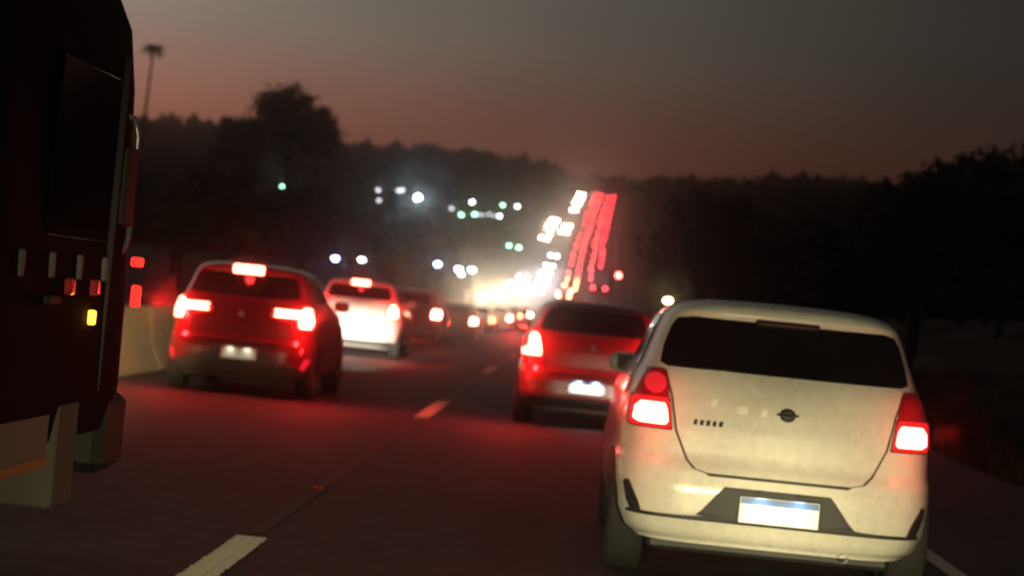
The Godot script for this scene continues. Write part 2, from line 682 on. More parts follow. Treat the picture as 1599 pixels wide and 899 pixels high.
func crown_mesh(r: float, ry: float, clumps: int, per: int, leaf: float) -> ArrayMesh:
	var st := begin()
	st.set_smooth_group(-1)
	for i in clumps:
		var dir := Vector3(rng.randfn(), rng.randfn() * 0.9 + 0.15, rng.randfn()).normalized()
		var q := pow(rng.randf(), 0.45)
		var c := Vector3(dir.x * r, dir.y * ry, dir.z * r) * q * 0.85
		var cr := r * rng.randf_range(0.16, 0.34)
		for k in per:
			var o := Vector3(rng.randfn(), rng.randfn() * 0.75, rng.randfn()) * cr * 0.55
			leaf_card(st, c + o, leaf * rng.randf_range(0.6, 1.3))
	return done(st)

func tree_proto(h: float, r: float, label: String, m: Material) -> Node3D:
	var t := thing("roadside_tree", label, "tree", Vector3(0, -200, 0), 0.0, "trees along the road")
	t.set_meta("stem", "roadside_tree")
	var st := begin()
	var top := h * 0.62
	tube(st, [Vector3(0, -0.8, 0), Vector3(0.05, top * 0.4, 0.03), Vector3(-0.05, top, 0.05)], [h * 0.028, h * 0.02, h * 0.01], 7)
	for i in 7:
		var a := TAU * i / 7.0 + rng.randf()
		var b := Vector3(0, top * rng.randf_range(0.55, 0.95), 0)
		var e := b + Vector3(cos(a) * r * 0.75, h * rng.randf_range(0.08, 0.26), sin(a) * r * 0.75)
		tube(st, [b, b.lerp(e, 0.5) + Vector3(0, h * 0.03, 0), e], [h * 0.011, h * 0.007, h * 0.003], 5)
	part(t, "trunk", done(st), M.bark)
	part(t, "crown", crown_mesh(r, h * 0.34, 46, 46, r * 0.075), m, Vector3(0, h * 0.68, 0))
	return t

func trees() -> void:
	var protos := [tree_proto(9.0, 3.6, "", M.leaf), tree_proto(9.0, 4.6, "", M.leaf_dark), tree_proto(9.0, 2.7, "", M.leaf_dark)]
	var first := [true, true, true]
	var names := ["rounded dark tree on the bank beside the road", "broad spreading dark tree on the bank beside the road", "slender dark tree on the bank beside the road"]
	var spots := []
	# the wooded bank on the near side of the road, tall towards the camera
	var d := 46.0
	while d < 330.0:
		for q in 3:
			var l := rng.randf_range(9.0, 14.0) + q * rng.randf_range(4.0, 7.0) + d * 0.012 * q
			var dz := d + rng.randf_range(-4.0, 4.0)
			var az := l / dz
			var top := EYE + dz * (0.062 + 0.034 * smoothstep(0.10, 0.17, az)) * rng.randf_range(0.66, 0.9)
			spots.append([l, dz, clampf((top - ground_y(l + bend(dz), -dz)) / 9.3, 0.25, 1.5)])
		d += 7.0 + d * 0.05
	# beyond the far carriageway
	d = 90.0
	while d < 420.0:
		for q in 2:
			spots.append([-rng.randf_range(19.0, 26.0) - q * rng.randf_range(7.0, 14.0) - d * 0.05 * q, d + rng.randf_range(-6.0, 6.0), rng.randf_range(0.5, 0.85)])
		d += 16.0 + d * 0.04
	for s in spots:
		var k := rng.randi_range(0, 2)
		var t: Node3D = protos[k]
		if first[k]:
			first[k] = false
			t.set_meta("label", names[k])
		else:
			t = copy(protos[k], names[k])
		var x: float = s[0] + bend(s[1])
		t.position = Vector3(x, ground_y(x, -s[1]), -s[1])
		t.rotation.y = rng.randf() * TAU
		t.scale = Vector3.ONE * s[2] * Vector3(1, rng.randf_range(0.9, 1.15), 1)
	# the big tree that stands over the skyline, and the lower one beside it
	for e in [[457.0, 133.0, 260.0, 4.7, 1.0, "tall full tree standing above the hill skyline"], [378.0, 178.0, 262.0, 3.6, 0.8, "lower bushy tree beside the tall skyline tree"], [500.0, 172.0, 266.0, 3.0, 0.7, "small dark tree behind the tall skyline tree"]]:
		var tp := spot_at(e[0], e[1], e[2])
		var gy := ground_y(tp.x, tp.z)
		var t := thing("skyline_tree", e[5], "tree", Vector3(tp.x, gy, tp.z))
		var h := tp.y - gy
		var st := begin()
		tube(st, [Vector3(0, -1, 0), Vector3(0.2, h * 0.4, 0), Vector3(0, h * 0.75, 0)], [0.42, 0.3, 0.14], 8)
		for i in 9:
			var a := TAU * i / 9.0
			var b := Vector3(0, h * rng.randf_range(0.45, 0.72), 0)
			tube(st, [b, b + Vector3(cos(a) * e[3] * 0.7, h * 0.1, sin(a) * e[3] * 0.7)], [0.14, 0.05], 5)
		part(t, "trunk", done(st), M.bark)
		var ry := 4.6 * float(e[4])
		part(t, "crown", crown_mesh(e[3], ry, 80, 60, 0.34), M.leaf_dark, Vector3(0, h - ry * 0.86, 0))
	# tall palm
	var pp := spot_at(236.0, 68.0, 210.0)
	var py := ground_y(pp.x, pp.z)
	var palm := thing("palm_tree", "tall thin palm with a small tuft above the skyline", "palm tree", Vector3(pp.x, py, pp.z))
	var ph := pp.y - py
	var ps := begin()
	tube(ps, [Vector3(-0.35, -1, 0), Vector3(-0.3, ph * 0.5, 0), Vector3(0, ph, 0)], [0.22, 0.15, 0.11], 8)
	part(palm, "trunk", done(ps), M.bark)
	for i in 15:
		var a := TAU * i / 15.0 + rng.randf() * 0.3
		var lift := rng.randf_range(-0.2, 0.75)
		var fs := begin()
		fs.set_smooth_group(-1)
		var prev := Vector3(0, ph, 0)
		for k in range(1, 9):
			var q := k / 8.0
			var cur := Vector3(cos(a) * q * 1.35, ph + lift * q - 1.0 * q * q, sin(a) * q * 1.35)
			var side := Vector3(-sin(a), -0.5, cos(a)) * (0.36 * sin(q * 2.9) + 0.05)
			var side2 := Vector3(sin(a), -0.5, -cos(a)) * (0.36 * sin(q * 2.9) + 0.05)
			fs.add_vertex(prev); fs.add_vertex(cur); fs.add_vertex(cur + side)
			fs.add_vertex(prev); fs.add_vertex(cur); fs.add_vertex(cur + side2)
			prev = cur
		part(palm, "frond", done(fs), M.leaf_dark)
	# the wooded hill far off: one dark mass
	var mm := MultiMesh.new()
	mm.transform_format = MultiMesh.TRANSFORM_3D
	mm.mesh = crown_mesh(3.4, 3.2, 14, 16, 0.75)
	var places := []
	var tries := 0
	while places.size() < 5200 and tries < 40000:
		tries += 1
		var dist := rng.randf_range(240.0, 1000.0)
		var az := rng.randf_range(-0.26, 0.24)
		var x := az * dist
		var l := x - bend(dist)
		if l > -19.0 and l < 9.0 and dist < 640.0: continue
		if noise.get_noise_2d(x * 1.5, dist * 1.5) < -0.12 and dist < 820.0: continue
		places.append([x, dist])
	mm.instance_count = places.size()
	for i in places.size():
		var x: float = places[i][0]
		var dist: float = places[i][1]
		var s := rng.randf_range(0.6, 1.35)
		var b := Basis(Vector3.UP, rng.randf() * TAU).scaled(Vector3(s, s * rng.randf_range(0.8, 1.3), s))
		mm.set_instance_transform(i, Transform3D(b, Vector3(x, ground_y(x, -dist) + 1.6 * s, -dist)))
	var wood := MultiMeshInstance3D.new()
	wood.name = "hillside_wood"
	wood.multimesh = mm
	wood.material_override = M.leaf
	add_child(wood)
	wood.set_meta("kind", "stuff")
	wood.set_meta("label", "dark wood covering the far hillside")
	wood.set_meta("category", "wood")
	# rough grass on the verge
	var gst := begin()
	gst.set_smooth_group(-1)
	for i in 14:
		var a := rng.randf() * TAU
		var o := Vector3(rng.randfn() * 0.09, 0, rng.randfn() * 0.09)
		var tip := o + Vector3(cos(a) * 0.1, rng.randf_range(0.12, 0.32), sin(a) * 0.1)
		var w := Vector3(-sin(a), 0, cos(a)) * 0.008
		gst.add_vertex(o - w); gst.add_vertex(tip); gst.add_vertex(o + w)
	var gm := MultiMesh.new()
	gm.transform_format = MultiMesh.TRANSFORM_3D
	gm.mesh = done(gst)
	gm.instance_count = 5000
	for i in 5000:
		var dist := 6.0 + 60.0 * pow(rng.randf(), 1.5)
		var l := 4.7 + 7.0 * rng.randf()
		var x := l + bend(dist)
		gm.set_instance_transform(i, Transform3D(Basis(Vector3.UP, rng.randf() * TAU).scaled(Vector3.ONE * rng.randf_range(0.7, 1.5)), Vector3(x, ground_y(x, -dist) - 0.1, -dist)))
	var grass := MultiMeshInstance3D.new()
	grass.name = "grass"
	grass.multimesh = gm
	grass.material_override = M.leaf
	add_child(grass)
	grass.set_meta("kind", "stuff")
	grass.set_meta("label", "rough dry grass along the dark verge")
	grass.set_meta("category", "grass")

# ---------------------------------------------------------------- the cars close by
const HATCH := [
	[0.22, 0.74, -0.09, -3.66, 6.5], [0.27, 0.80, -0.03, -3.73, 6.5], [0.36, 0.835, 0.0, -3.77, 6.5], [0.50, 0.848, 0.005, -3.78, 6.5], [0.60, 0.845, -0.012, -3.76, 6.5],
	[0.65, 0.838, -0.05, -3.74, 6.5], [0.80, 0.828, -0.07, -3.66, 6.5], [0.92, 0.81, -0.095, -3.35, 6.5], [1.02, 0.775, -0.125, -2.80, 6.2], [1.09, 0.735, -0.165, -2.50, 6.0],
	[1.20, 0.695, -0.24, -2.27, 5.6], [1.30, 0.66, -0.30, -2.07, 5.4], [1.362, 0.632, -0.335, -1.93, 5.2], [1.382, 0.618, -0.31, -1.87, 5.0], [1.412, 0.585, -0.32, -1.77, 4.6],
	[1.438, 0.53, -0.36, -1.65, 4.0], [1.458, 0.43, -0.47, -1.45, 3.4], [1.468, 0.25, -0.7, -1.2, 2.6], [1.472, 0.04, -0.93, -1.0, 2.0]]

const OLD_HATCH := [
	[0.22, 0.74, -0.08, -3.75, 7.0], [0.28, 0.79, -0.02, -3.82, 7.0], [0.36, 0.82, 0.0, -3.86, 7.0], [0.52, 0.828, 0.0, -3.88, 7.0], [0.60, 0.826, -0.02, -3.86, 7.0],
	[0.66, 0.82, -0.06, -3.82, 7.0], [0.86, 0.815, -0.08, -3.7, 7.0], [0.96, 0.80, -0.11, -2.85, 6.6], [1.02, 0.77, -0.15, -2.6, 6.4],
	[1.12, 0.71, -0.24, -2.38, 6.0], [1.24, 0.655, -0.36, -2.1, 5.6], [1.33, 0.61, -0.46, -1.92, 5.0], [1.385, 0.55, -0.55, -1.78, 4.2],
	[1.41, 0.42, -0.68, -1.55, 3.4], [1.42, 0.22, -0.9, -1.3, 2.6], [1.425, 0.03, -1.05, -1.15, 2.0]]

func cars() -> void:
	var car_group := "cars waiting in the lanes"
	# ---- white hatchback ahead in the same lane
	var B: Array = HATCH
	var zc := 10.95
	var c := thing("white_hatchback", "white hatchback with a black bumper insert and a bright blue-topped plate", "car", Vector3(1.09, 0, -zc), 0.0, car_group)
	part(c, "body", body_mesh(B), M.white_paint)
	part(c, "underbody", box_mesh(Vector3(-0.62, 0.16, -3.4), Vector3(0.62, 0.24, -0.22), 0.02), M.black_plastic)
	var gate := [[0.585, -0.36, 0.36], [0.60, -0.42, 0.42], [0.64, -0.46, 0.46], [0.78, -0.525, 0.525], [0.95, -0.56, 0.56], [1.075, -0.60, 0.60]]
	var seam := []
	for e in gate:
		seam.append([e[0], e[1] - 0.014, e[2] + 0.014])
	seam.insert(0, [0.570, -0.35, 0.35])
	var tg := part(c, "tailgate", panel(B, gate, 0.010, 0.008, "rear", 22), M.white_paint)
	part(tg, "seam", panel(B, seam, 0.003, 0.006, "rear", 22), M.seam)
	var rw := part(c, "rear_window", panel(B, [[1.095, -0.60, 0.60], [1.11, -0.635, 0.635], [1.20, -0.622, 0.622], [1.30, -0.59, 0.59], [1.345, -0.56, 0.56], [1.36, -0.50, 0.50]], 0.006, 0.01, "rear", 22), M.glass)
	part(rw, "high_brake_light", panel(B, [[1.345, -0.15, 0.15], [1.362, -0.17, 0.17], [1.378, -0.16, 0.16]], 0.016, 0.02, "rear", 10), M.dark_lens)
	part(c, "bumper_insert", panel(B, [[0.345, -0.74, 0.74], [0.362, -0.74, 0.74], [0.372, -0.40, 0.40], [0.40, -0.37, 0.37], [0.50, -0.29, 0.29], [0.525, -0.265, 0.265]], 0.006, 0.012, "rear", 26), M.black_plastic)
	for s in [-1.0, 1.0]:
		var slot := [[0.362, 0.672, 0.722], [0.41, 0.69, 0.745], [0.49, 0.735, 0.765], [0.505, 0.742, 0.756]]
		part(c, "bumper_vent", panel(B, slot if s > 0 else mirrored(slot), 0.008, 0.014, "rear", 6), M.black_plastic)
		var frame := [[0.775, 0.555, 0.745], [0.785, 0.55, 0.765], [0.93, 0.572, 0.762], [0.95, 0.58, 0.745], [1.04, 0.592, 0.705], [1.075, 0.61, 0.69]]
		var lamp := part(c, "tail_lamp", panel(B, frame if s > 0 else mirrored(frame), 0.012, 0.016, "rear", 12), M.red_lens)
		var ring := [[0.785, 0.562, 0.742], [0.80, 0.558, 0.755], [0.915, 0.574, 0.752], [0.93, 0.585, 0.735]]
		part(lamp, "lamp_rim", panel(B, ring if s > 0 else mirrored(ring), 0.018, 0.008, "rear", 10), M.lit_lens)
		var core := [[0.80, 0.585, 0.705], [0.815, 0.572, 0.733], [0.875, 0.58, 0.728], [0.905, 0.595, 0.70]]
		part(lamp, "brake_light", panel(B, core if s > 0 else mirrored(core), 0.024, 0.008, "rear", 10), M.brake)
		var up := disc_rows(0.645, 1.0, 0.05, 0.05)
		part(lamp, "round_lens", panel(B, up if s > 0 else mirrored(up), 0.02, 0.01, "rear", 8), M.dim_lens if s < 0 else M.red_lens)
		omni(c, "tail_lamp_glow", rear_pt(B, s * 0.65, 0.855, 0.25), 0.08, lin(1, 0.03, 0.03), 0.05)
		var win := [[1.085, -2.3, -0.75], [1.20, -2.12, -0.72], [1.32, -1.92, -0.75], [1.36, -1.8, -0.85]]
		part(c, "side_window", panel(B, win, 0.004, 0.008, "left" if s < 0 else "right", 14), M.glass)
		var mir := part(c, "side_mirror", box_mesh(Vector3(-0.09, -0.06, -0.05), Vector3(0.09, 0.06, 0.05), 0.03), M.white_paint, Vector3(s * 0.77, 1.04, -2.6))
		mir.rotation.y = -s * 0.5
		part(mir, "mirror_glass", box_mesh(Vector3(-0.075, -0.045, 0.049), Vector3(0.075, 0.045, 0.054)), M.chrome)
		var head := [[0.66, 0.42, 0.66], [0.72, 0.45, 0.72], [0.80, 0.55, 0.74]]
		part(c, "headlamp", panel(B, head if s > 0 else mirrored(head), 0.01, 0.02, "front", 8), M.headlamp)
		spot(c, "headlamp_beam", Vector3(s * 0.56, 0.70, -3.82), Vector3(s * 0.35 - 0.3, 0.18, -13.0), 24.0, 5.5, lin(1.0, 0.9, 0.66))
	add_plate(c, B, 0.015, 0.425, true, 0.03, M.plate_white)
	# chrome maker's emblem with a bar across it, badge strips beside it
	var em := part(c, "emblem", panel(B, disc_rows(0.02, 0.905, 0.042, 0.034), 0.018, 0.006, "rear", 10), M.chrome)
	part(em, "emblem_recess", panel(B, disc_rows(0.02, 0.905, 0.028, 0.021), 0.0205, 0.003, "rear", 8), M.black_plastic)
	part(em, "emblem_bar", panel(B, [[0.899, -0.035, 0.075], [0.911, -0.035, 0.075]], 0.024, 0.005, "rear", 8), M.chrome)
	for i in 5:
		var x := -0.45 + i * 0.032
		part(c, "badge_mark", panel(B, [[0.815, x, x + 0.018], [0.842, x + 0.004, x + 0.022]], 0.014, 0.004, "rear", 2), M.chrome)
	for e in [[-0.355, 0.93, 0.012], [-0.21, 0.91, 0.026], [-0.10, 0.905, 0.014]]:
		part(c, "badge_mark", panel(B, [[e[1] - 0.018, e[0] - e[2], e[0] + e[2]], [e[1] + 0.018, e[0] - e[2] + 0.006, e[0] + e[2] + 0.006]], 0.016, 0.006, "rear", 3), M.badge)
	part(c, "tailgate_handle", panel(B, [[0.785, -0.12, 0.16], [0.80, -0.13, 0.17], [0.815, -0.12, 0.16]], 0.02, 0.012, "rear", 8), M.white_paint)
	var ex := begin()
	tube(ex, [Vector3(0.36, 0.24, -0.4), Vector3(0.36, 0.225, -0.02)], [0.025, 0.025], 10)
	part(c, "exhaust_pipe", done(ex), M.alloy)
	add_wheels(c, B, 0.73, -0.62, -3.05, 0.295)
	# ---- red hatchback ahead of it
	B = OLD_HATCH
	var g := thing("red_hatchback", "red hatchback with glowing lamp partly hidden behind white hatchback", "car", Vector3(0.22, 0, -24.0), 0.0, car_group)
	hatch_parts(g, B, M.red_paint, "red")
	add_plate(g, B, -0.03, 0.47, true, 0.2, M.plate_white, 0.03)
	# ---- dark red hatchback in the next lane, braking
	var s := thing("dark_red_hatchback", "dark red hatchback with hooked brake lights and a yellowish plate", "car", Vector3(-3.71, 0, -24.0), 0.0, car_group)
	hatch_parts(s, HATCH, M.dark_red_paint, "hooked")
	add_plate(s, HATCH, 0.03, 0.47, false, 0.025, M.plate_grey, 0.03)
	for q in [-1.0, 1.0]:
		spot(s, "headlamp_beam", Vector3(q * 0.56, 0.72, -3.84), Vector3(q * 0.35 - 0.4, 0.12, -17.0), 800.0, 4.5, lin(1.0, 0.9, 0.66))
	# ---- white hatchback beyond it, in its beam
	var w := thing("pale_hatchback", "white hatchback floodlit from behind, ahead of dark red hatchback", "car", Vector3(-4.15, 0, -41.0), 0.0, car_group)
	hatch_parts(w, HATCH, M.white_paint_clean, "plain")
	add_plate(w, HATCH, 0.0, 0.45, true, 0.0, M.plate_white, 0.03)
	# ---- the box truck alongside
	truck()
	# ---- the car the photograph is taken from: its headlamps light everything close by
	var own := thing("own_car", "silver hatchback waiting behind the white hatchback with its headlamps on", "car", Vector3(0.35, 0, 2.35))
	hatch_parts(own, HATCH, M.silver_paint, "own")
	for q in [-1.0, 1.0]:
		spot(own, "headlamp_beam", Vector3(q * 0.56, 0.72, -3.84), Vector3(0.2 + q * 0.2, 0.16, -13.4), 21.0, 26.0, lin(1.0, 0.86, 0.47), 0.07)
		spot(own, "headlamp_hot_spot", Vector3(q * 0.62, 0.70, -3.84), Vector3(0.74 + q * 0.4, 0.28, -13.4), 62.0, 5.5, lin(1.0, 0.86, 0.47), 0.05)

func hatch_parts(c: Node3D, B: Array, paint: Material, look: String) -> void:
	part(c, "body", body_mesh(B), paint)
	part(c, "underbody", box_mesh(Vector3(-0.62, 0.16, -3.4), Vector3(0.62, 0.24, -0.22), 0.02), M.black_plastic)
	var old := look == "red"
	var win := [[1.06, -0.58, 0.58], [1.10, -0.61, 0.61], [1.22, -0.56, 0.56], [1.31, -0.50, 0.50]] if old else [[1.10, -0.58, 0.58], [1.12, -0.62, 0.62], [1.28, -0.58, 0.58], [1.35, -0.53, 0.53]]
	part(c, "rear_window", panel(B, win, 0.006, 0.01, "rear", 18), M.glass)
	var gate := [[0.60, -0.46, 0.46], [0.63, -0.50, 0.50], [0.85, -0.54, 0.54], [1.04, -0.57, 0.57]]
	var seam := []
	for e in gate: seam.append([e[0], e[1] - 0.012, e[2] + 0.012])
	seam.insert(0, [0.588, -0.45, 0.45])
	var tg := part(c, "tailgate", panel(B, gate, 0.010, 0.008, "rear", 18), paint)
	part(tg, "seam", panel(B, seam, 0.003, 0.006, "rear", 18), M.seam)
	var lower := [[0.23, -0.70, 0.70], [0.30, -0.76, 0.76], [0.36, -0.70, 0.70], [0.42, -0.36, 0.36], [0.53, -0.29, 0.29], [0.555, -0.26, 0.26]] if look == "hooked" else [[0.23, -0.70, 0.70], [0.30, -0.74, 0.74], [0.33, -0.70, 0.70]]
	part(c, "bumper_insert", panel(B, lower, 0.006, 0.01, "rear", 22), M.grey_plastic if look == "hooked" else M.black_plastic)
	part(c, "emblem", panel(B, disc_rows(0.0, 0.9, 0.035, 0.035), 0.018, 0.006, "rear", 8), M.alloy)
	for s in [-1.0, 1.0]:
		var right: bool = s > 0
		var frame: Array
		var core: Array
		if look == "red":
			frame = [[0.72, 0.55, 0.78], [0.76, 0.545, 0.79], [0.93, 0.56, 0.775], [1.04, 0.60, 0.72]]
			core = [[0.775, 0.57, 0.76], [0.83, 0.565, 0.77], [0.87, 0.575, 0.70], [0.97, 0.60, 0.70], [1.01, 0.63, 0.68]]
		elif look == "hooked":
			frame = [[0.78, 0.64, 0.77], [0.84, 0.62, 0.785], [0.90, 0.32, 0.78], [0.99, 0.34, 0.765], [1.01, 0.60, 0.74], [1.05, 0.64, 0.70]]
			core = [[0.80, 0.655, 0.75], [0.85, 0.64, 0.765], [0.90, 0.64, 0.765], [1.0, 0.65, 0.735], [1.02, 0.67, 0.72]]
		else:
			frame = [[0.74, 0.56, 0.76], [0.80, 0.56, 0.775], [0.95, 0.575, 0.755], [1.06, 0.61, 0.69]]
			core = [[0.77, 0.58, 0.73], [0.83, 0.575, 0.755], [0.93, 0.59, 0.74], [1.02, 0.62, 0.69]]
		var lamp := part(c, "tail_lamp", panel(B, frame if right else mirrored(frame), 0.014, 0.018, "rear", 14), M.lit_lens)
		part(lamp, "brake_light", panel(B, core if right else mirrored(core), 0.022, 0.008, "rear", 8), M.brake)
		if look == "hooked":
			for e in [[0.905, 0.93], [0.955, 0.985]]:
				var bar := [[e[0], 0.37, 0.65], [e[1], 0.37, 0.65]]
				part(lamp, "light_bar", panel(B, bar if right else mirrored(bar), 0.023, 0.008, "rear", 8), M.brake)
			var re := [[0.34, 0.70, 0.735], [0.40, 0.72, 0.765], [0.46, 0.745, 0.785]]
			part(c, "bumper_reflector", panel(B, re if right else mirrored(re), 0.012, 0.014, "rear", 4), M.reflector)
		if look != "own":
			omni(c, "tail_lamp_glow", rear_pt(B, s * 0.68, 0.9, 0.3), 1.5, lin(1, 0.03, 0.03), 0.05)
		var sw := [[1.085, -2.3, -0.75], [1.20, -2.12, -0.72], [1.30, -1.95, -0.75], [1.35, -1.85, -0.85]]
		part(c, "side_window", panel(B, sw, 0.004, 0.008, "left" if s < 0 else "right", 12), M.glass)
		part(c, "side_mirror", box_mesh(Vector3(-0.09, -0.06, -0.05), Vector3(0.09, 0.06, 0.05), 0.03), paint, Vector3(s * 0.86, 1.06, -2.35))
		var head := [[0.66, 0.42, 0.66], [0.72, 0.45, 0.72], [0.80, 0.55, 0.74]]
		part(c, "headlamp", panel(B, head if right else mirrored(head), 0.01, 0.02, "front", 8), M.headlamp)
	if look == "hooked" or look == "plain":
		part(c, "high_brake_light", panel(B, [[1.352, -0.13, 0.13], [1.37, -0.17, 0.17], [1.42, -0.17, 0.17], [1.43, -0.15, 0.15]], 0.02, 0.03, "rear", 10), M.brake)
		omni(c, "high_brake_glow", rear_pt(B, 0, 1.4, 0.12), 0.12, lin(1, 0.03, 0.03), 0.05)
	add_wheels(c, B, 0.73, -0.62, -3.05, 0.295)

func truck() -> void:
	var t := thing("box_truck", "tall dark truck alongside with rounded cab roof and side reflectors", "truck", Vector3(-2.0, 0, -9.75))
	# local: the side facing the camera's lane is x = 0, the front is z = 0, the truck runs back towards +z
	var cab := [[0.62, 0.0, 0.10], [0.80, 0.03, 0.02], [1.25, 0.02, 0.0], [1.6, 0.0, 0.02], [2.1, -0.02, 0.05], [2.36, -0.05, 0.09], [2.48, -0.10, 0.14], [2.56, -0.20, 0.22], [2.60, -0.34, 0.36]]
	var st := begin()
	var rows := []
	for e in cab:
		var r := PackedVector3Array()
		var x1: float = e[1]
		var x0 := -2.3 - x1
		var z0: float = e[2]
		var z1 := 2.6
		var cx := (x0 + x1) / 2.0
		var hx := (x1 - x0) / 2.0
		var cz := (z0 + z1) / 2.0
		var hz := (z1 - z0) / 2.0
		for k in 72:
			var a := TAU * k / 72.0
			r.append(Vector3(cx + hx * signf(cos(a)) * pow(absf(cos(a)), 0.16), e[0], cz + hz * signf(sin(a)) * pow(absf(sin(a)), 0.16)))
		rows.append(r)
	loft(st, rows, true)
	for j in 72:
		st.add_vertex(Vector3(-1.15, 2.63, 1.4)); st.add_vertex(rows[-1][j]); st.add_vertex(rows[-1][(j + 1) % 72])
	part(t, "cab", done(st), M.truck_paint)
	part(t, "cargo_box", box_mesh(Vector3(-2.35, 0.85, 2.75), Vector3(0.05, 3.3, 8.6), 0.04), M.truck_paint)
	part(t, "chassis", box_mesh(Vector3(-1.9, 0.45, 0.5), Vector3(-0.4, 0.72, 8.3), 0.02), M.black_plastic)
	part(t, "front_bumper", box_mesh(Vector3(-2.3, 0.42, -0.04), Vector3(0.02, 0.78, 0.42), 0.05), M.black_plastic)
	part(t, "side_window", box_mesh(Vector3(0.006, 1.42, 0.75), Vector3(0.022, 2.1, 1.75), 0.005), M.glass)
	part(t, "windscreen", box_mesh(Vector3(-2.1, 1.5, 0.0), Vector3(-0.2, 2.3, 0.04), 0.01), M.glass)
	var door := part(t, "door_seam", box_mesh(Vector3(0.01, 0.8, 0.66), Vector3(0.034, 2.2, 0.675)), M.black_plastic)
	part(door, "handle", box_mesh(Vector3(0.03, 1.16, 1.6), Vector3(0.06, 1.2, 1.78), 0.008), M.black_plastic)
	var step := part(t, "step_box", box_mesh(Vector3(-0.4, 0.53, 1.42), Vector3(0.02, 0.75, 2.45), 0.015), M.grey_step)
	part(step, "reflective_strip", box_mesh(Vector3(0.018, 0.535, 1.44), Vector3(0.026, 0.575, 2.43)), M.orange_strip)
	part(t, "mud_flap", box_mesh(Vector3(-0.45, 0.36, 0.98), Vector3(0.03, 0.77, 1.32), 0.01), M.grey_flap)
	for z in [0.75, 1.2, 1.65, 2.1]:
		part(t, "side_reflector", box_mesh(Vector3(0.01, 1.26, z - 0.018), Vector3(0.035, 1.36, z + 0.018), 0.006), M.grey_reflector)
	for z in [0.93, 1.37]:
		part(t, "red_reflector", box_mesh(Vector3(0.01, 1.2, z - 0.035), Vector3(0.05, 1.265, z + 0.035), 0.008), M.dull_red)
	part(t, "side_marker_light", box_mesh(Vector3(0.02, 1.08, 0.925), Vector3(0.05, 1.14, 0.965), 0.006), M.amber)
	part(t, "corner_marker_light", box_mesh(Vector3(0.0, 1.33, 0.06), Vector3(0.05, 1.375, 0.13), 0.008), M.marker_red)
	part(t, "corner_marker_light", box_mesh(Vector3(0.0, 1.15, 0.03), Vector3(0.045, 1.25, 0.06), 0.008), M.marker_red)
	var ms := begin()
	tube(ms, [Vector3(-0.06, 2.0, 0.4), Vector3(0.0, 1.97, 0.34), Vector3(0.015, 1.9, 0.3), Vector3(0.015, 1.45, 0.3), Vector3(0.0, 1.38, 0.36)], [0.014, 0.014, 0.014, 0.014, 0.014], 6)
	var arm := part(t, "mirror_arm", done(ms), M.alloy)
	part(arm, "mirror", box_mesh(Vector3(0.005, 1.5, 0.34), Vector3(0.04, 1.84, 0.54), 0.012), M.black_plastic)
	var tyre := lathe_x([[-0.12, 0.28], [-0.14, 0.34], [-0.14, 0.42], [-0.1, 0.47], [0.1, 0.47], [0.14, 0.42], [0.14, 0.34], [0.12, 0.28]])
	var rim := lathe_x([[-0.1, 0.01], [-0.1, 0.28], [0.12, 0.29], [0.05, 0.22], [0.02, 0.1], [0.08, 0.09], [0.08, 0.005]])
	for z in [2.95, 6.6]:
		for x in [-0.18, -2.12]:
			var wheel := Node3D.new()
			wheel.name = "wheel"
			t.add_child(wheel, true)
			wheel.position = Vector3(x, 0.47, z)
			part(wheel, "tyre", tyre, M.rubber)
			part(wheel, "rim", rim, M.alloy)
	for x in [-0.3, -2.0]:
		part(t, "headlamp", box_mesh(Vector3(x - 0.12, 0.6, -0.06), Vector3(x + 0.12, 0.74, -0.03), 0.01), M.headlamp)
		spot(t, "headlamp_beam", Vector3(x, 0.67, -0.1), Vector3(-4.1, 0.4, -15.0), 400.0, 7.5, lin(1.0, 0.8, 0.4))

# ---------------------------------------------------------------- the long queue up the hill and the traffic coming down
func far_car(label: String, paint: Material) -> Node3D:
	var c := thing("far_car", label, "car", Vector3(0, -300, 0), 0.0, "")
	c.set_meta("stem", "far_car")
	part(c, "body", body_mesh(HATCH), paint)
	part(c, "rear_window", panel(HATCH, [[1.10, -0.6, 0.6], [1.34, -0.55, 0.55]], 0.006, 0.01, "rear", 8), M.glass)
	for s in [-1.0, 1.0]:
		var core := [[0.77, 0.56, 0.75], [0.83, 0.555, 0.765], [0.96, 0.58, 0.74]]
		part(c, "tail_light", panel(HATCH, core if s > 0 else mirrored(core), 0.016, 0.012, "rear", 5), M.brake_far)
		var head := [[0.62, 0.44, 0.66], [0.68, 0.44, 0.70], [0.78, 0.5, 0.72]]
		part(c, "headlamp", panel(HATCH, head if s > 0 else mirrored(head), 0.012, 0.012, "front", 5), M.far_head_dim)
	return c

func set_lamps(c: Node3D, tail: Material, head: Material) -> void:
	for k in c.get_children():
		if k.name.begins_with("tail_light"): k.material_override = tail
		if k.name.begins_with("headlamp"): k.material_override = head

